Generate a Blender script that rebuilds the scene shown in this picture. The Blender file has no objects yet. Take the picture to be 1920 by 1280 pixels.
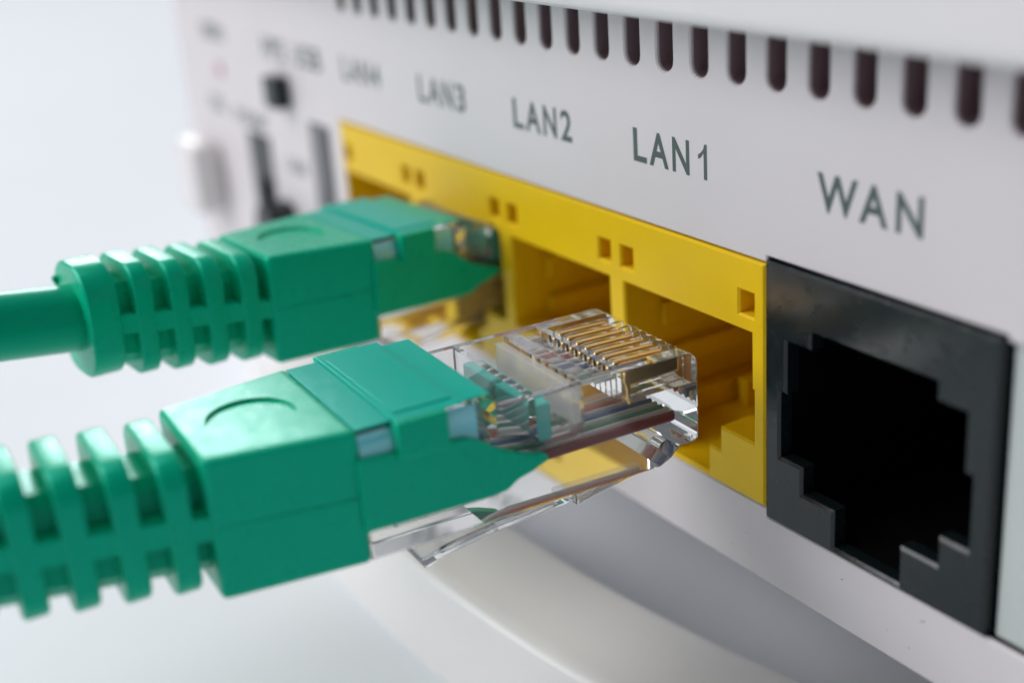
import bpy, bmesh, math, random
from mathutils import Vector, Matrix
from mathutils.geometry import delaunay_2d_cdt
random.seed(4)
# one Blender unit = 1 mm (a close-up of a router's sockets)
scene = bpy.context.scene
scene.unit_settings.system = 'METRIC'
scene.unit_settings.scale_length = 0.001
COL = scene.collection

# ------------------------------------------------------------------ camera
CAM = Vector((96.5399, -48.8571, 24.3447))
RIGHT = Vector((0.529979, 0.845198, -0.069014))
DOWN = Vector((0.274431, -0.247945, -0.929091))
FWD = Vector((-0.802378, 0.473459, -0.363354))
cd = bpy.data.cameras.new('camera')
cam = bpy.data.objects.new('camera', cd); COL.objects.link(cam)
M3 = Matrix((RIGHT, -DOWN, -FWD)).transposed()
cam.matrix_world = Matrix.Translation(CAM) @ M3.to_4x4()
cd.sensor_width = 36.0
cd.lens = 2536.6 / 1920 * 36.0
cd.clip_start = 1.0; cd.clip_end = 20000
cd.dof.use_dof = True
cd.dof.focus_distance = 79.3
APERTURE_RADIUS = 1.2
cd.dof.aperture_fstop = cd.lens * 1e-3 / (2 * APERTURE_RADIUS)
scene.camera = cam

# ------------------------------------------------------------------ light
world = bpy.data.worlds.new('World'); scene.world = world
world.use_nodes = True
bg = world.node_tree.nodes['Background']
bg.inputs['Color'].default_value = (0.80, 0.86, 0.97, 1)
bg.inputs['Strength'].default_value = 0.15

def area(name, loc, target, sx, sy, power, col):
    ld = bpy.data.lights.new(name, 'AREA'); ld.shape = 'RECTANGLE'
    ld.size = sx; ld.size_y = sy; ld.energy = power; ld.color = col
    o = bpy.data.objects.new(name, ld); COL.objects.link(o)
    o.location = loc
    o.rotation_euler = (Vector(target) - Vector(loc)).to_track_quat('-Z', 'Y').to_euler()
    return o
# the big window behind and left of the router, and the softer room light from the front left
area('window_light', (-2050, 850, 800), (0, 0, -10), 1150, 760, 2.9e7, (0.95, 0.99, 1.0))
area('room_light', (-330, -600, 420), (10, 0, -20), 620, 480, 0.52e7, (0.99, 0.98, 1.0))
area('overhead_fill', (-230, -170, 900), (0, 0, -20), 620, 620, 0.26e7, (1.0, 0.99, 0.97))  # unseen overhead lamp, added to brighten the top faces and the stand

scene.view_settings.view_transform = 'Standard'
scene.view_settings.look = 'None'
scene.view_settings.exposure = 0.0
scene.view_settings.gamma = 1.0
cy = scene.cycles
cy.max_bounces = 20; cy.transmission_bounces = 20; cy.transparent_max_bounces = 12
cy.glossy_bounces = 8; cy.diffuse_bounces = 5
cy.caustics_refractive = True; cy.caustics_reflective = False; cy.blur_glossy = 0.5
cy.sample_clamp_indirect = 6
cy.use_denoising = True

# ------------------------------------------------------------------ materials
def mat(name, col, rough=0.4, metal=0.0, trans=0.0, ior=1.5, spec=0.5, sss=0.0, sss_r=(1, 1, 1), sss_s=1.0,
        bump=0.0, bump_scale=8.0, var=0.0, var_scale=0.3, coat=0.0, rough_var=0.0, tint=None):
    m = bpy.data.materials.new(name); m.use_nodes = True
    nt = m.node_tree; b = nt.nodes['Principled BSDF']
    b.inputs['Base Color'].default_value = (*col, 1)
    b.inputs['Roughness'].default_value = rough
    b.inputs['Metallic'].default_value = metal
    b.inputs['Transmission Weight'].default_value = trans
    b.inputs['IOR'].default_value = ior
    b.inputs['Specular IOR Level'].default_value = spec
    b.inputs['Coat Weight'].default_value = coat
    if sss:
        b.inputs['Subsurface Weight'].default_value = sss
        b.inputs['Subsurface Radius'].default_value = sss_r
        b.inputs['Subsurface Scale'].default_value = sss_s
    if tint: b.inputs['Specular Tint'].default_value = (*tint, 1)
    tc = nt.nodes.new('ShaderNodeTexCoord')
    if var:
        n = nt.nodes.new('ShaderNodeTexNoise'); n.inputs['Scale'].default_value = var_scale
        n.inputs['Detail'].default_value = 4
        nt.links.new(tc.outputs['Object'], n.inputs['Vector'])
        mx = nt.nodes.new('ShaderNodeMix'); mx.data_type = 'RGBA'
        mx.inputs[6].default_value = (*[c * (1 - var) for c in col], 1)
        mx.inputs[7].default_value = (*[min(1, c * (1 + var)) for c in col], 1)
        nt.links.new(n.outputs['Fac'], mx.inputs[0]); nt.links.new(mx.outputs[2], b.inputs['Base Color'])
    if rough_var:
        n = nt.nodes.new('ShaderNodeTexNoise'); n.inputs['Scale'].default_value = 1.3
        n.inputs['Detail'].default_value = 6
        nt.links.new(tc.outputs['Object'], n.inputs['Vector'])
        mr = nt.nodes.new('ShaderNodeMapRange')
        mr.inputs[1].default_value = 0.3; mr.inputs[2].default_value = 0.7
        mr.inputs[3].default_value = max(0.02, rough - rough_var); mr.inputs[4].default_value = rough + rough_var
        nt.links.new(n.outputs['Fac'], mr.inputs[0]); nt.links.new(mr.outputs[0], b.inputs['Roughness'])
    if bump:
        n = nt.nodes.new('ShaderNodeTexNoise'); n.inputs['Scale'].default_value = bump_scale
        n.inputs['Detail'].default_value = 3
        nt.links.new(tc.outputs['Object'], n.inputs['Vector'])
        bp = nt.nodes.new('ShaderNodeBump'); bp.inputs['Strength'].default_value = bump
        bp.inputs['Distance'].default_value = 0.05
        nt.links.new(n.outputs['Fac'], bp.inputs['Height']); nt.links.new(bp.outputs['Normal'], b.inputs['Normal'])
    return m

M_WHITE = mat('router_white_plastic', (0.68, 0.64, 0.65), 0.42, bump=0.12, bump_scale=6, var=0.03, var_scale=0.15)
M_LID = mat('router_lid_plastic', (0.72, 0.70, 0.71), 0.4, bump=0.1, bump_scale=6, var=0.02, var_scale=0.1)
M_PALE = mat('pale_grey_green_plastic', (0.50, 0.55, 0.525), 0.4)
M_STAND = mat('stand_plastic', (0.78, 0.765, 0.76), 0.28, bump=0.05, bump_scale=5, var=0.03, var_scale=0.2)
M_TABLE = mat('white_paper', (0.775, 0.80, 0.84), 0.9, spec=0.08, bump=0.1, bump_scale=0.6, var=0.02, var_scale=0.04)
M_YEL = mat('yellow_plastic', (0.80, 0.52, 0.006), 0.38, tint=(1, .8, .25),  sss=0.15, sss_r=(1, .6, .1), sss_s=0.5, bump=0.08, bump_scale=5, var=0.05, var_scale=0.4)
M_BLK = mat('black_plastic', (0.007, 0.012, 0.013), 0.24, spec=0.45, bump=0.05, bump_scale=7, rough_var=0.06)
M_DARK = mat('dark_recess', (0.002, 0.002, 0.0025), 0.7, spec=0.1)
M_VENT = mat('vent_dark_brown', (0.23, 0.16, 0.175), 0.5)
M_GREEN = mat('green_plastic', (0.0, 0.45, 0.245), 0.30, spec=0.7, tint=(.12, 1, .92),  sss=0.06, sss_r=(.05, 1, .7), sss_s=0.4, bump=0.06, bump_scale=4, var=0.04, var_scale=0.5, rough_var=0.05)
M_GLOSSG = mat('green_gloss_plastic', (0.0, 0.46, 0.34), 0.16, spec=0.7, tint=(.12, 1, .92),  sss=0.05, sss_r=(.05, 1, .7), sss_s=0.5, bump=0.06, bump_scale=2, rough_var=0.06)
M_SHEATH = mat('green_cable_sheath', (0.0, 0.38, 0.215), 0.3, tint=(.12, 1, .92),  sss=0.05, sss_r=(.05, 1, .7), sss_s=0.6, bump=0.08, bump_scale=3)
M_CLEAR = mat('clear_plastic', (1.0, 1.0, 1.0), 0.02, trans=1.0, ior=1.5)
def haze_mix(m, amount):
    nt = m.node_tree; b = nt.nodes['Principled BSDF']; out = nt.nodes['Material Output']
    d = nt.nodes.new('ShaderNodeBsdfDiffuse'); d.inputs['Color'].default_value = (.88, .9, .89, 1)
    t = nt.nodes.new('ShaderNodeBsdfTranslucent'); t.inputs['Color'].default_value = (.88, .9, .89, 1)
    a = nt.nodes.new('ShaderNodeMixShader'); a.inputs[0].default_value = .6
    nt.links.new(d.outputs[0], a.inputs[1]); nt.links.new(t.outputs[0], a.inputs[2])
    x = nt.nodes.new('ShaderNodeMixShader'); x.inputs[0].default_value = amount
    nt.links.new(b.outputs[0], x.inputs[1]); nt.links.new(a.outputs[0], x.inputs[2])
    nt.links.new(x.outputs[0], out.inputs['Surface'])
haze_mix(M_CLEAR, 0.025)
def translucent_mix(m, col, amount):
    nt = m.node_tree; b = nt.nodes['Principled BSDF']; out = nt.nodes['Material Output']
    t = nt.nodes.new('ShaderNodeBsdfTranslucent'); t.inputs['Color'].default_value = (*col, 1)
    x = nt.nodes.new('ShaderNodeMixShader'); x.inputs[0].default_value = amount
    nt.links.new(b.outputs[0], x.inputs[1]); nt.links.new(t.outputs[0], x.inputs[2])
    nt.links.new(x.outputs[0], out.inputs['Surface'])
def milky(name, col, amount, rough=.3):
    m = bpy.data.materials.new(name); m.use_nodes = True; nt = m.node_tree
    out = nt.nodes['Material Output']; nt.nodes.remove(nt.nodes['Principled BSDF'])
    d = nt.nodes.new('ShaderNodeBsdfDiffuse'); d.inputs['Color'].default_value = (*col, 1)
    t = nt.nodes.new('ShaderNodeBsdfTranslucent'); t.inputs['Color'].default_value = (*col, 1)
    a = nt.nodes.new('ShaderNodeMixShader'); a.inputs[0].default_value = .5
    nt.links.new(d.outputs[0], a.inputs[1]); nt.links.new(t.outputs[0], a.inputs[2])
    tr = nt.nodes.new('ShaderNodeBsdfTransparent')
    x = nt.nodes.new('ShaderNodeMixShader'); x.inputs[0].default_value = amount
    nt.links.new(tr.outputs[0], x.inputs[1]); nt.links.new(a.outputs[0], x.inputs[2])
    nt.links.new(x.outputs[0], out.inputs['Surface'])
    return m
M_MILKY = milky('milky_scattered_light', (.93, .94, .93), .42)
M_MILKY2 = milky('milky_plastic_thin', (.98, .98, .96), .22)
M_GLINT = mat('cyan_glint_colour', (0.16, 0.70, 0.80), 0.1, spec=1.0, coat=1.0)  # bright cyan colour standing in for glints in the clear plug sides
M_TONGUE = mat('bright_cyan_green_plastic', (0.0, 0.58, 0.50), 0.2)
M_ROOF = mat('translucent_green_plastic', (0.0, 0.60, 0.46), 0.17, spec=0.8, tint=(.2, 1, .95), bump=0.05, bump_scale=2, rough_var=0.05)
translucent_mix(M_ROOF, (.12, .9, .85), 0.35)
M_GOLD = mat('gold_contact', (1.0, 0.70, 0.30), 0.2, metal=1.0)
M_INK = mat('grey_green_ink', (0.075, 0.105, 0.095), 0.5)
M_GREYM = mat('grey_metal', (0.19, 0.185, 0.20), 0.35, metal=0.4)
M_PINK = mat('pink_plastic', (0.62, 0.38, 0.38), 0.4)
M_SOCK = mat('cream_plastic', (0.78, 0.74, 0.74), 0.4)
W = {'orange': (0.75, 0.16, 0.07), 'white': (0.9, 0.88, 0.84), 'green': (0.02, 0.30, 0.15), 'blue': (0.03, 0.13, 0.42), 'brown': (0.26, 0.03, 0.028)}
M_WIRE = {k: mat('wire_' + k, v, 0.4) for k, v in W.items()}

# ------------------------------------------------------------------ helpers
def link(name, me, m=None, parent=None):
    o = bpy.data.objects.new(name, me); COL.objects.link(o)
    if m: me.materials.append(m)
    if parent: o.parent = parent
    return o
def empty(name, loc=(0, 0, 0)):
    o = bpy.data.objects.new(name, None); COL.objects.link(o); o.location = loc; o.empty_display_size = 5
    return o
def done(bm, name, m, parent=None, bevel=0.0, seg=2, smooth=False, ang=25):
    bmesh.ops.recalc_face_normals(bm, faces=bm.faces)
    if bevel:
        es = [e for e in bm.edges if len(e.link_faces) == 2 and e.calc_face_angle(0) > math.radians(ang)]
        bmesh.ops.bevel(bm, geom=es, offset=bevel, segments=seg, profile=0.6, affect='EDGES', clamp_overlap=True)
    if smooth:
        for f in bm.faces: f.smooth = True
    me = bpy.data.meshes.new(name); bm.to_mesh(me); bm.free()
    if smooth:
        try: me.set_sharp_from_angle(angle=math.radians(35))
        except Exception: pass
    return link(name, me, m, parent)
def add_prism(bm, poly, fn, lo, hi):
    """closed prism: poly of (u, v) swept along w from lo to hi; fn(u, v, w) -> xyz"""
    a = [bm.verts.new(fn(u, v, lo)) for u, v in poly]
    b = [bm.verts.new(fn(u, v, hi)) for u, v in poly]
    n = len(poly)
    bm.faces.new(a); bm.faces.new(b[::-1])
    for i in range(n):
        j = (i + 1) % n
        bm.faces.new((a[i], b[i], b[j], a[j]))
def add_box(bm, x0, x1, y0, y1, z0, z1):
    add_prism(bm, [(x0, y0), (x1, y0), (x1, y1), (x0, y1)], lambda u, v, w: (u, v, w), z0, z1)
def box(name, m, parent, x0, x1, y0, y1, z0, z1, bevel=0.0):
    bm = bmesh.new(); add_box(bm, x0, x1, y0, y1, z0, z1)
    return done(bm, name, m, parent, bevel)
def area2(p):
    return sum(p[i][0] * p[(i + 1) % len(p)][1] - p[(i + 1) % len(p)][0] * p[i][1] for i in range(len(p))) / 2
def ccw(p): return list(p) if area2(p) > 0 else list(p)[::-1]
def offset(p, d):
    """mitred offset of a CCW polygon, positive = outward"""
    n = len(p); r = []
    for i in range(n):
        a, b, c = Vector(p[i - 1]), Vector(p[i]), Vector(p[(i + 1) % n])
        e1 = (b - a).normalized(); e2 = (c - b).normalized()
        n1 = Vector((e1.y, -e1.x)); n2 = Vector((e2.y, -e2.x))
        s = n1 + n2; k = d / max(0.25, 1 + n1.dot(n2))
        r.append((b.x + s.x * k, b.y + s.y * k))
    return r
def inside(c, p):
    r = False
    for i in range(len(p)):
        (x1, y1), (x2, y2) = p[i - 1], p[i]
        if (y1 > c[1]) != (y2 > c[1]) and c[0] < (x2 - x1) * (c[1] - y1) / (y2 - y1) + x1: r = not r
    return r
def plate(name, m, parent, outer, holes, y0, y1, bev=0.1):
    """a plate in the X-Z plane, front at y0 (towards -Y), back at y1, through holes, rounded front edges"""
    bm = bmesh.new()
    outer = ccw(outer); holes = [ccw(h) for h in holes]
    front = [offset(outer, -bev)] + [offset(h, bev) for h in holes]
    full = [outer] + holes
    def ring(p, y): return [bm.verts.new((x, y, z)) for x, z in p]
    F = [ring(p, y0) for p in front]
    Mid = [ring(p, y0 + bev) for p in full]
    B = [ring(p, y1) for p in full]
    flatF = [v for r in F for v in r]; flatB = [v for r in B for v in r]
    for pts, flat in ((front, flatF), (full, flatB)):
        vs = [Vector(q) for p in pts for q in p]; es = []; k = 0
        for p in pts:
            es += [(k + i, k + (i + 1) % len(p)) for i in range(len(p))]; k += len(p)
        ov, oe, of, src, _, _ = delaunay_2d_cdt(vs, es, [], 0, 1e-6, True)
        for t in of:
            c = (sum(ov[i].x for i in t) / len(t), sum(ov[i].y for i in t) / len(t))
            if not inside(c, pts[0]) or any(inside(c, h) for h in pts[1:]): continue
            try: bm.faces.new([flat[src[i][0]] for i in t])
            except (ValueError, IndexError): pass
    for R1, R2 in list(zip(F, Mid)) + list(zip(Mid, B)):
        n = len(R1)
        for i in range(n):
            j = (i + 1) % n
            bm.faces.new((R1[i], R1[j], R2[j], R2[i]))
    return done(bm, name, m, parent)
def add_tube(bm, pts, rad, n=16, cap=True, sx=1.0):
    rings = []
    for i, p in enumerate(pts):
        p = Vector(p)
        t = (Vector(pts[min(i + 1, len(pts) - 1)]) - Vector(pts[max(i - 1, 0)])).normalized()
        u = t.cross(Vector((0, 0, 1))); u = u.normalized() if u.length > 1e-4 else Vector((1, 0, 0))
        v = u.cross(t)
        r = rad[i] if isinstance(rad, (list, tuple)) else rad
        rings.append([bm.verts.new(p + u * math.cos(2 * math.pi * k / n) * r * sx + v * math.sin(2 * math.pi * k / n) * r) for k in range(n)])
    for A, B in zip(rings, rings[1:]):
        for k in range(n):
            bm.faces.new((A[k], A[(k + 1) % n], B[(k + 1) % n], B[k]))
    if cap:
        bm.faces.new(rings[0][::-1]); bm.faces.new(rings[-1])
def rrect(hw, hh, r, n=6, cx=0, cz=0):
    p = []
    for q, (sx, sz) in enumerate(((1, 1), (-1, 1), (-1, -1), (1, -1))):
        for k in range(n + 1):
            a = math.pi / 2 * (q + k / n)
            p.append((cx + sx * (hw - r) + r * math.cos(a), cz + sz * (hh - r) + r * math.sin(a)))
    return p
def boolean(o, cutters):
    """subtract cutter objects, apply, delete them"""
    for c in cutters:
        md = o.modifiers.new('cut', 'BOOLEAN'); md.operation = 'DIFFERENCE'; md.object = c; md.solver = 'EXACT'
    dg = bpy.context.evaluated_depsgraph_get()
    me = bpy.data.meshes.new_from_object(o.evaluated_get(dg))
    o.modifiers.clear(); old = o.data; o.data = me; me.name = old.name
    bpy.data.meshes.remove(old)
    for c in cutters:
        cm = c.data; bpy.data.objects.remove(c); bpy.data.meshes.remove(cm)

# ------------------------------------------------------------------ setting
ZT = -33.5
bm = bmesh.new(); add_box(bm, -1500, 900, -900, 1500, ZT - 8, ZT)
tbl = done(bm, 'table', M_TABLE); tbl['kind'] = 'structure'

# ------------------------------------------------------------------ router
router = empty('router', (12, 60, ZT)); router['category'] = 'router'
router['label'] = 'white router with a yellow four-socket LAN block and black WAN socket on a round stand'
RX = Matrix.Translation((12, 60, ZT)).inverted()
bpy.context.view_layer.update()
def to_router(o):
    o.parent = router; o.matrix_parent_inverse = RX; return o

XL, XR = -55.0, 118.0
P = 13.97
# slots
slots = []
for i in range(-14, 28):
    x = 33.51 + 3.15 * i; hw = 0.76; zb, zt = 9.62, 13.3
    s = [(x - hw, zt), (x - hw, zb + hw)]
    s += [(x - hw * math.cos(math.pi * k / 8), zb + hw - hw * math.sin(math.pi * k / 8)) for k in range(1, 8)]
    s += [(x + hw, zb + hw), (x + hw, zt)]
    if XL + 3 < x < XR - 3: slots.append(s)
def rect(x0, x1, z0, z1): return [(x0, z0), (x1, z0), (x1, z1), (x0, z1)]
YB = (-13.5, 42.24, -15.45, 0.0)     # yellow block
BB = (42.36, 58.45, -15.95, 0.25)    # black socket
DB = (58.62, 76.0, -16.03, 0.1)       # pale socket block
U1 = (-37.0, -31.2, -17.0, -4.45); U2 = (-20.6, -16.2, -15.5, -1.2)
bay = [(YB[0], YB[3]), (YB[0], YB[2]), (42.3, YB[2]), (42.3, -16.03), (DB[1], -16.03), (DB[1], DB[3]), (58.6, DB[3]), (58.6, .37), (42.3, .37), (42.3, YB[3])]
panel_holes = slots + [bay, rect(*U1), rect(*U2)]
outer = [(XL, 13.5), (XL, -18.6), (XL + .6, -20.0), (XL + 2, -20.6), (XR, -20.6), (XR, 13.5)]
to_router(plate('rear_panel', M_WHITE, None, outer, panel_holes, 0.0, 0.25, 0.1))
# vent backing
to_router(plate('vent_grille', M_VENT, None, rect(XL + 2.3, XR - 2.3, 8.0, 13.45), [offset(ccw(q), -.03) for q in slots], 0.26, 1.6, 0.03))
to_router(box('vent_backing', M_VENT, None, XL + 2.3, XR - 2.3, 1.61, 2.2, 8.0, 13.4))
# shell behind the panel, and a rolled lower lip
bm = bmesh.new()
add_box(bm, XL + .3, XR - .3, 0.27, 104, -20.4, -18.6)
add_box(bm, XL + .2, XL + 2.2, 0.28, 103.9, -18.59, 13.45)
add_box(bm, XR - 2.2, XR - .2, 0.28, 103.9, -18.59, 13.45)
add_box(bm, XL + 2.21, XR - 2.21, 101, 103.8, -18.58, 13.44)
to_router(done(bm, 'body_shell', M_WHITE, None))
# lid with an overhanging rounded front edge
yz = [(-5.0, 14.3), (-4.9, 13.85), (-4.55, 13.6), (104, 13.6), (104, 24), (100, 29), (90, 31.5), (20, 31.5), (6, 30.2), (-1, 27), (-4, 22.5), (-5.0, 17.5)]
bm = bmesh.new(); add_prism(bm, yz, lambda u, v, w: (w, u, v), XL - .5, XR + .5)
to_router(done(bm, 'lid', M_LID, None, bevel=0.25))
# round stand: flat ring, and a column up to the body
def lathe(name, m, prof, c, n=240, a0=0.0):
    bm = bmesh.new(); R = []
    for k in range(n):
        a = 2 * math.pi * k / n
        R.append([bm.verts.new((c[0] + r * math.cos(a), c[1] + r * math.sin(a), z)) for r, z in prof])
    q = len(prof)
    for k in range(n):
        A, B = R[k], R[(k + 1) % n]
        for i in range(q):
            bm.faces.new((A[i], B[i], B[(i + 1) % q], A[(i + 1) % q]))
    return done(bm, name, m, None, smooth=True)
SC = (12.0, 129.6)
prof = [(142.7, ZT), (142.6, -33.0), (140.45, -28.5), (140.25, -28.2), (139.9, -28.02), (139.0, -27.92), (132.6, -27.7), (131.9, -27.85), (131.6, -28.3), (131.2, ZT)]
to_router(lathe('stand_ring', M_STAND, prof, SC))
prof = [(100, ZT), (98, -29), (98, -20.6), (80, -20.6), (80, ZT)]
to_router(lathe('stand_column', M_STAND, prof, SC, 96))

# ---- yellow block of four LAN sockets
lan = to_router(empty('lan_port_block', (12, 60, ZT))); lan.location = (0, 0, 0); lan.matrix_parent_inverse = RX
def mouth(xc):
    h = [(-6.15, -4.55), (-6.15, -8.1), (-6.32, -8.1), (-6.32, -11.5), (-3.25, -11.5), (-3.25, -13.1), (-2.1, -13.1), (-2.1, -15.0)]
    return [(xc + x, z) for x, z in h] + [(xc - x, z) for x, z in h[::-1]]
XC = [34.92 - P * k for k in range(4)]
led = []
for k in range(1, 4):
    xd = 27.94 - P * (k - 1)
    for s in (-1, 1): led.append((xd + s * 1.22, -2.8))
led.append((41.9 - 1.25, -2.85)); led.append((YB[0] + 1.25, -2.8))
led_h = [rect(x - .62, x + .62, z - .72, z + .72) for x, z in led]
plate('face_plate', M_YEL, lan, rect(YB[0] + .06, YB[1] - .03, YB[2] + .06, YB[3] - .1), [mouth(x) for x in XC] + led_h, -0.12, 2.4, 0.14)
for xc in XC:
    bm = bmesh.new()
    pr = rect(xc - 6.36, xc + 6.36, -14.98, -4.4)
    A = [bm.verts.new((x, 2.41, z)) for x, z in pr]; B = [bm.verts.new((x, 16.0, z)) for x, z in pr]
    for i in range(4):
        j = (i + 1) % 4; bm.faces.new((A[i], A[j], B[j], B[i]))
    bm.faces.new(B)
    done(bm, 'port_cavity', M_YEL, lan)
    for sg in (-1, 1):
        for z0, z1, d in ((-8.3, -6.7, .55), (-11.3, -9.9, .7), (-14.96, -13.3, 1.3)):
            x0, x1 = sorted((xc + sg * 6.35, xc + sg * (6.35 - d)))
            box('guide_rail', M_YEL, lan, x0, x1, 2.9, 15.9, z0, z1, .1)
    box('latch_stop', M_YEL, lan, xc - 4.4, xc - 3.5, 8.0, 9.5, -14.97, -13.0, .1)
for x, z in led:
    box('indicator_recess', M_YEL, lan, x - .7, x + .7, 1.5, 1.9, z - .8, z + .8)

# ---- black WAN socket
wan = to_router(empty('wan_port')); wan.matrix_parent_inverse = RX
xc = 50.4
h = [(-4.4, -3.1), (-4.4, -4.15), (-6.3, -4.15), (-6.3, -7.4), (-6.82, -7.4), (-6.82, -11.5), (-4.95, -11.5), (-4.95, -13.2), (-2.42, -13.2), (-2.42, -15.5)]
hole = [(xc + x, z) for x, z in h] + [(xc - x, z) for x, z in h[::-1]]
plate('socket_face', M_BLK, wan, rect(BB[0] + .03, BB[1] + .03, BB[2] + .02, BB[3] - .02), [hole], -0.25, 0.75, 0.16)
bm = bmesh.new()
cav = rect(xc - 7.2, xc + 7.2, -15.7, -2.7)
A = [bm.verts.new((x, .77, z)) for x, z in cav]; B = [bm.verts.new((x, 17, z)) for x, z in cav]
for i in range(4):
    j = (i + 1) % 4; bm.faces.new((A[i], A[j], B[j], B[i]))
bm.faces.new(B)
done(bm, 'socket_cavity', M_DARK, wan)

# ---- pale socket block right of it
dsl = to_router(empty('pale_port')); dsl.matrix_parent_inverse = RX
plate('socket_face', M_PALE, dsl, rect(DB[0] + .05, DB[1] - .05, DB[2] + .05, DB[3] - .05), [rect(60.9, 73, -12, -5.6)], 0.35, 2.6, 0.2)
box('socket_cavity', M_DARK, dsl, 60.6, 73.3, 2.7, 4.0, -12.3, -5.3)

# ---- sockets and buttons at the far left end
s1 = to_router(empty('power_port')); s1.matrix_parent_inverse = RX
plate('socket_face', M_BLK, s1, rect(U1[0] + .03, U1[1] - .03, U1[2] + .03, U1[3] - .03), [rect(-34.6, -31.8, -16.2, -9.0)], -0.1, 2.0, 0.15)
box('socket_cavity', M_DARK, s1, -34.8, -31.6, 2.1, 3.0, -16.4, -8.8)
s2 = to_router(empty('usb_port')); s2.matrix_parent_inverse = RX
plate('socket_face', M_GREYM, s2, rect(U2[0] + .03, U2[1] - .03, U2[2] + .03, U2[3] - .03), [rect(-17.4, -16.5, -15.0, -1.6)], -0.1, 2.0, 0.12)
box('socket_cavity', M_DARK, s2, -17.5, -16.4, 2.1, 3.0, -15.2, -1.4)
bm = bmesh.new(); add_box(bm, -26.9, -24.1, -1.7, .02, -0.4, 2.6)
to_router(done(bm, 'push_button', M_BLK, None, bevel=0.3))
bm = bmesh.new()
add_prism(bm, rrect(2.4, 2.4, 2.3, 8, -28.2, -12.6), lambda u, v, w: (u, w, v), -3.0, .02)
to_router(done(bm, 'power_plug_socket', M_BLK, None, bevel=0.3))
bm = bmesh.new(); add_box(bm, -52.6, -46.2, -3.4, .02, -15.2, -7.2)
to_router(done(bm, 'phone_socket', M_SOCK, None, bevel=1.2, seg=4))
bm = bmesh.new()
add_prism(bm, [(-42.85 + .75 * math.cos(k * math.pi / 8), 1.15 + .75 * math.sin(k * math.pi / 8)) for k in range(16)], lambda u, v, w: (u, w, v), -.25, .02)
to_router(done(bm, 'reset_button', M_PINK, None, bevel=0.08))

# ---- a few dust specks on the lower lip
bm = bmesh.new()
for k in range(9):
    x, z, r = random.uniform(36, 56), random.uniform(-19.5, -16.6), random.uniform(.03, .075)
    bm.faces.new([bm.verts.new((x + r * math.cos(t), -.012, z + r * .8 * math.sin(t))) for t in (0, 1.1, 2.2, 3.2, 4.4, 5.3)])
dust = to_router(done(bm, 'dust_specks', M_VENT)); dust['kind'] = 'stuff'
# ---- printed lettering
ONE = [(.62, 0), (1, 0), (1, 1), (.72, 1), (.6, .86), (.3, .74), (0, .68), (0, .55), (.3, .6), (.62, .74)]
def glyph(bm, ch, x0, x1, z0, z1):
    if ch == '1':
        bm.faces.new([bm.verts.new((x0 + u * (x1 - x0), -.008, z0 + v * (z1 - z0))) for u, v in ONE]); return
    cu = bpy.data.curves.new('t', 'FONT'); cu.body = ch; cu.resolution_u = 6; cu.fill_mode = 'FRONT'; cu.offset = 0.022
    o = bpy.data.objects.new('t', cu); COL.objects.link(o)
    bpy.context.view_layer.update()
    me = bpy.data.meshes.new_from_object(o.evaluated_get(bpy.context.evaluated_depsgraph_get()))
    bpy.data.objects.remove(o); bpy.data.curves.remove(cu)
    xs = [v.co.x for v in me.vertices]; ys = [v.co.y for v in me.vertices]
    vs = [bm.verts.new((x0 + (v.co.x - min(xs)) / (max(xs) - min(xs)) * (x1 - x0), -.008,
                        z0 + (v.co.y - min(ys)) / (max(ys) - min(ys)) * (z1 - z0))) for v in me.vertices]
    for p in me.polygons:
        try: bm.faces.new([vs[i] for i in p.vertices])
        except ValueError: pass
    bpy.data.meshes.remove(me)
def text(s, cells, z0, z1):
    """printed lettering: one cell (x0, x1) for each character"""
    bm = bmesh.new()
    for ch, (a, b) in zip(s, cells): glyph(bm, ch, a, b, z0, z1)
    o = to_router(done(bm, 'port_label', M_INK))
    o['label'] = 'printed letters ' + s
    return o
def even(s, x0, x1, gap=.22):
    n = len(s); w = (x1 - x0) / (n + (n - 1) * gap)
    return [(x0 + i * w * (1 + gap), x0 + i * w * (1 + gap) + w) for i in range(n)]
text('WAN', [(46.15, 49.05), (49.15, 51.1), (51.6, 53.35)], 3.82, 5.92)
for k in range(4):
    x = 30.2 - P * k
    text('LAN%d' % (k + 1), [(x, x + 1.35), (x + 1.6, x + 3.5), (x + 3.85, x + 5.45), (x + 6.25, x + 7.05) if k == 0 else (x + 5.95, x + 7.25)], 3.78, 5.88)
text('USB', even('USB', -22.2, -16.1), 3.8, 5.9)
text('WPS', even('WPS', -29.9, -24.4), 3.8, 5.9)
text('Reset', even('Reset', -46.8, -40.3), 4.2, 6.0)
text('DSL', even('DSL', -47.2, -42.6), -3.6, -1.9)
text('Power', even('Power', -39.8, -31.2), -4.0, -2.4)
text('USB', even('USB', -27.2, -22.6), -7.0, -5.6)

# ------------------------------------------------------------------ network cables
K = 0.85     # everything below is laid out in plug units: x across, a back from the nose, z up
def L(x, a, z): return (K * x, -K * a, K * z)
def fx(a, z, x): return L(x, a, z)          # profile (a, z) swept along x
def fa(x, z, a): return L(x, a, z)          # profile (x, z) swept along a
def fz(x, a, z): return L(x, a, z)          # profile (x, a) swept along z
def pbox(bm, x0, x1, a0, a1, z0, z1): add_prism(bm, [(x0, a0), (x1, a0), (x1, a1), (x0, a1)], fz, z0, z1)

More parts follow.
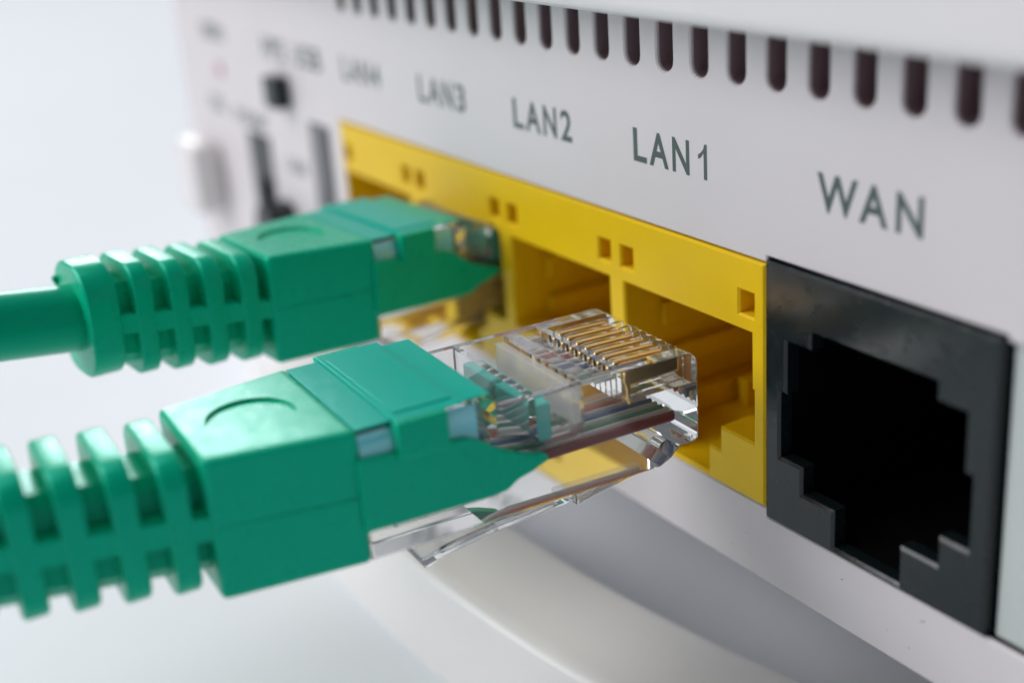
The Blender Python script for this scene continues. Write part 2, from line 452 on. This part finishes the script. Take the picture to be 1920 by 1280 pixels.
def zc(a): return -3.15 + 0.115 * max(0, a - 33.0)
CX = [-4.0 + 1.17 * i for i in range(8)]
def make_cable():
    root = empty('network_cable')
    # clear housing
    bm = bmesh.new()
    prof = [(0, -.85), (.12, -.4), (.42, -.1), (.9, 0), (14.9, 0), (15.5, 1.05), (24.4, 1.05), (24.4, -7.6), (3.2, -7.6), (2.3, -7.2), (1.6, -6.55), (.35, -6.5), (.08, -6.35), (0, -6.0)]
    add_prism(bm, prof, fx, -5.85, 5.85)
    hs = done(bm, 'plug_housing', M_CLEAR, root, bevel=0.16)
    bm = bmesh.new()
    for x in CX: pbox(bm, x - .43, x + .43, -.5, 5.6, -2.5, 1.0)
    c1 = done(bm, 'cut', None)
    bm = bmesh.new()
    pbox(bm, -5.0, 5.0, 6.1, 7.7, -.55, 1.0)
    add_prism(bm, [(8.7, 1), (8.7, -3.2), (9.4, -3.7), (11.6, -3.7), (12.2, -3.0), (12.2, 1)], fx, -5.15, 5.15)
    c2 = done(bm, 'cut', None)
    bm = bmesh.new()
    add_prism(bm, [(12.7, 1), (12.75, -2.6), (15.0, -2.2), (15.05, 1.5)], fx, -5.15, 5.15)
    c3 = done(bm, 'cut', None)
    bm = bmesh.new()
    add_prism(bm, [(15.5, -2.0), (16.0, .5), (25, .5), (25, -6.2), (15.5, -6.2)], fx, -4.85, 4.85)
    c4 = done(bm, 'cut', None)
    boolean(hs, [c1, c2, c3, c4])
    # latch lever under the nose
    bm = bmesh.new()
    lt = [(.7, -6.58), (.45, -7.4), (.7, -8.3), (1.5, -8.9), (4, -9.3), (8.3, -10.1), (8.3, -9.2), (4.2, -8.4), (2.6, -8.0), (2.2, -7.4), (2.2, -6.95), (1.7, -6.6)]
    add_prism(bm, lt, fx, -3.1, 3.1)
    lt2 = [(8.32, -9.25), (8.32, -9.95), (14, -10.35), (18.2, -10.9), (19.7, -11.3), (19.8, -10.6), (18, -10.1), (14, -9.6)]
    add_prism(bm, lt2, fx, -2.6, 2.6)
    done(bm, 'latch', M_CLEAR, hs, bevel=0.12)
    # gold contacts and coloured wires
    blade = [(.95, -.7), (1.05, -.4), (1.3, -.3), (4.7, -.24), (5.05, -.3), (5.3, -.6), (5.38, -1.1), (5.2, -1.6), (5.14, -2.7), (5.0, -2.85), (4.85, -2.7), (4.8, -1.5), (.95, -1.4)]
    wc = ['white', 'orange', 'white', 'blue', 'white', 'green', 'white', 'brown']
    for i, x in enumerate(CX):
        bm = bmesh.new(); add_prism(bm, blade, fx, x - .35, x + .35)
        done(bm, 'contact', M_GOLD, hs, bevel=0.09, seg=2)
        bm = bmesh.new()
        pts = [L(x, 1.45, -4.6), L(x, 3, -4.6), L(x, 8.5, -4.62), L(x, 12.0, -4.66), L(x * .93, 13.6, -4.5), L(x * .8, 15.3, -4.1)]
        add_tube(bm, pts, .38 * K, 12)
        w = done(bm, 'wire', M_WIRE[wc[i]], hs, smooth=True)
    bm = bmesh.new(); pbox(bm, -5.05, 5.05, 8.85, 9.5, -2.9, -.35)
    done(bm, 'crimp_bar', M_MILKY, hs, bevel=.1)  # bar added milky white to imitate light scattered at the front wall
    bm = bmesh.new(); pbox(bm, -4.7, 3.68, 1.42, 8.4, -5.2, -4.0)
    done(bm, 'load_bar', M_MILKY2, hs)
    # inner green jacket with a split tongue reaching into the strain relief window
    bm = bmesh.new()
    add_prism(bm, rrect(4.65, 3.2, .9, 5, 0, -2.85), fa, 16.1, 24.4)
    done(bm, 'jacket', M_GLOSSG, root, bevel=.3, smooth=True)
    for x0, x1 in ((-4.6, -.35), (.1, 4.75)):
        bm = bmesh.new(); pbox(bm, x0, x1, 10.9, 12.0, -3.6, -1.0)
        done(bm, 'jacket_tongue', M_TONGUE, root, bevel=0.15)
    # boot block: tapered, with a round recess on top
    bm = bmesh.new()
    F = [(6.25, 24.45, 1.25), (-6.25, 24.45, 1.25), (-6.25, 24.45, -7.55), (6.25, 24.45, -7.55)]
    Bk = [(4.65, 33.4, 1.3), (-4.65, 33.4, 1.3), (-4.65, 33.4, -7.85), (4.65, 33.4, -7.85)]
    fv = [bm.verts.new(L(*p)) for p in F]; bv = [bm.verts.new(L(*p)) for p in Bk]
    bm.faces.new(fv); bm.faces.new(bv[::-1])
    for i in range(4): bm.faces.new((fv[i], bv[i], bv[(i + 1) % 4], fv[(i + 1) % 4]))
    boot = done(bm, 'boot', M_GREEN, root, bevel=0.42, seg=4)
    bm = bmesh.new()
    add_prism(bm, [(.1 + 2.85 * math.cos(k * math.pi / 24), 28.9 + 2.75 * math.sin(k * math.pi / 24)) for k in range(48)], fz, 1.06, 3)
    c = done(bm, 'cut', None)
    boolean(boot, [c])
    # side arms that grip the plug, pointed towards the nose
    arm = [(24.8, -.55), (22, -.75), (19.2, -.95), (17.6, -1.1), (16.6, -1.6), (15.4, -2.5), (14.1, -3.15), (13.2, -3.5), (12.2, -3.75), (12.1, -4.1), (13.4, -4.6), (14.4, -4.85), (15.2, -5.35), (16.2, -5.45), (24.8, -5.25)]
    for s in (1, -1):
        bm = bmesh.new(); add_prism(bm, arm, fx, s * 5.88, s * 6.62)
        done(bm, 'boot_arm', M_GREEN, boot, bevel=0.12)
        bm = bmesh.new()
        pbox(bm, s * 5.89, s * 6.95, 18.9, 22.25, -1.15, 1.28)
        done(bm, 'boot_lug', M_GREEN, boot, bevel=0.15)
    for s in (1, -1):  # added cyan fillers in the boot gaps, coloured like light in clear plastic
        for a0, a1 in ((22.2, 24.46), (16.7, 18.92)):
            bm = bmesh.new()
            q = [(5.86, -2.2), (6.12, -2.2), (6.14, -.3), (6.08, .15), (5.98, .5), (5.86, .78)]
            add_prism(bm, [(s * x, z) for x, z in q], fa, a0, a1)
            done(bm, 'glint_patch', M_GLINT, boot, bevel=0.0, smooth=True)
    # translucent roof across the top, the strap and its raised glossy pad
    bm = bmesh.new(); pbox(bm, -5.95, 5.95, 15.6, 24.5, 1.07, 1.2)
    done(bm, 'boot_roof', M_ROOF, boot, bevel=0.05)
    bm = bmesh.new(); pbox(bm, -6.5, 6.5, 17.7, 22.2, 1.21, 1.32)
    done(bm, 'boot_strap', M_ROOF, boot, bevel=0.04)
    bm = bmesh.new(); pbox(bm, -5.2, 5.5, 18.0, 21.9, 1.325, 1.42)
    done(bm, 'strap_pad', M_ROOF, boot, bevel=0.04)
    # strain relief: ribs on a core with a side web, then the end collar
    def hw(a): return 4.6 - .085 * (a - 33)
    def hh(a): return 4.5
    for a in (35.0, 37.85, 40.65, 43.4):
        bm = bmesh.new()
        z0 = zc(a); t = .75
        add_prism(bm, rrect(hw(a), hh(a), 1.9, 6, 0, z0), fa, a - t, a + t)
        done(bm, 'rib', M_GREEN, boot, bevel=0.22, seg=3, smooth=True)
    bm = bmesh.new()
    add_prism(bm, rrect(3.65, 4.5, 2.9, 9, 0, zc(46.5)), fa, 45.3, 47.8)
    done(bm, 'boot_collar', M_GREEN, boot, bevel=0.3, seg=3, smooth=True)
    bm = bmesh.new()
    q0 = [(2.0, 2.9), (-2.0, 2.9), (-2.6, 2.2), (-3.3, -2.6), (-2.6, -3.4), (2.6, -3.4), (3.3, -2.6), (2.6, 2.2)]
    A0 = [bm.verts.new(L(x, 33.0, z + zc(33))) for x, z in q0]; B0 = [bm.verts.new(L(x * .85, 45.6, z + zc(45.6))) for x, z in q0]
    bm.faces.new(A0); bm.faces.new(B0[::-1])
    for i in range(len(q0)):
        j = (i + 1) % len(q0); bm.faces.new((A0[i], B0[i], B0[j], A0[j]))
    for s in (1, -1):      # webs
        wv = []
        for a_, w_ in ((33.0, 4.5), (45.5, 3.5)):
            wv.append([bm.verts.new(L(s * x, a_, zc(a_) + z)) for x, z in ((1.5, .75), (w_, .75), (w_, -.75), (1.5, -.75))])
        A0, B0 = wv
        bm.faces.new(A0); bm.faces.new(B0[::-1])
        for i in range(4): bm.faces.new((A0[i], B0[i], B0[(i + 1) % 4], A0[(i + 1) % 4]))
    done(bm, 'strain_relief_core', M_GREEN, boot)
    for s in (1, -1):      # moulding seam along the sides
        bm = bmesh.new()
        add_prism(bm, [(24.6, 6.25 * s), (33.2, 4.66 * s), (33.2, 4.72 * s), (24.6, 6.31 * s)], lambda a, x, z: L(x, a, z), -3.2, -3.08)
        done(bm, 'moulding_seam', M_GREEN, boot)
    # sheath
    bm = bmesh.new()
    aa = [46 + 3 * i for i in range(40)]
    rings = []
    n = 40
    for a in aa:
        z = zc(a); r = []
        for k in range(n):
            t = 2 * math.pi * k / n
            rr = 2.62 - .16 * math.exp(-((math.degrees(t) - 25) / 9) ** 2) - .16 * math.exp(-((math.degrees(t) - 205) / 9) ** 2)
            r.append(bm.verts.new(L(rr * math.cos(t), a, z + rr * math.sin(t))))
        rings.append(r)
    for A, B in zip(rings, rings[1:]):
        for k in range(n): bm.faces.new((A[k], A[(k + 1) % n], B[(k + 1) % n], B[k]))
    bm.faces.new(rings[0][::-1]); bm.faces.new(rings[-1])
    done(bm, 'sheath', M_SHEATH, root, smooth=True)
    return root

def pose(o, loc, R):
    o.rotation_euler = Matrix(R).to_euler(); o.location = loc
def copy_tree(o, parent=None):
    c = o.copy(); COL.objects.link(c); c.parent = parent
    for ch in list(o.children): copy_tree(ch, c)
    return c

front = make_cable()
back = copy_tree(front)
pose(front, (35.936, -3.700, -4.692), ((0.998369, 0.055924, -0.011461), (-0.055889, 0.998431, 0.003322), (0.011629, -0.002677, 0.999929)))
pose(back, (6.891, 9.646, -4.427), ((0.996642, -0.081564, -0.007265), (0.08176, 0.996109, 0.032897), (0.004553, -0.033381, 0.999432)))
bt = [c for c in back.children if c.name.startswith('boot')][0]
bm = bmesh.new(); add_tube(bm, [L(-2.6, 47.6, .6), L(-2.6, 47.95, .9), L(-2.65, 48.0, 1.2), L(-2.7, 48.0, 1.4)], [.15, .16, .22, .1], 10)
done(bm, 'moulding_flash', M_GREEN, bt, smooth=True)
for o, lab in ((front, 'green network cable whose clear plug with gold contacts hangs free before the LAN1 socket'),
               (back, 'green network cable plugged into the yellow socket under the LAN3 lettering')):
    o['category'] = 'network cable'; o['group'] = 'green network cables'; o['label'] = lab
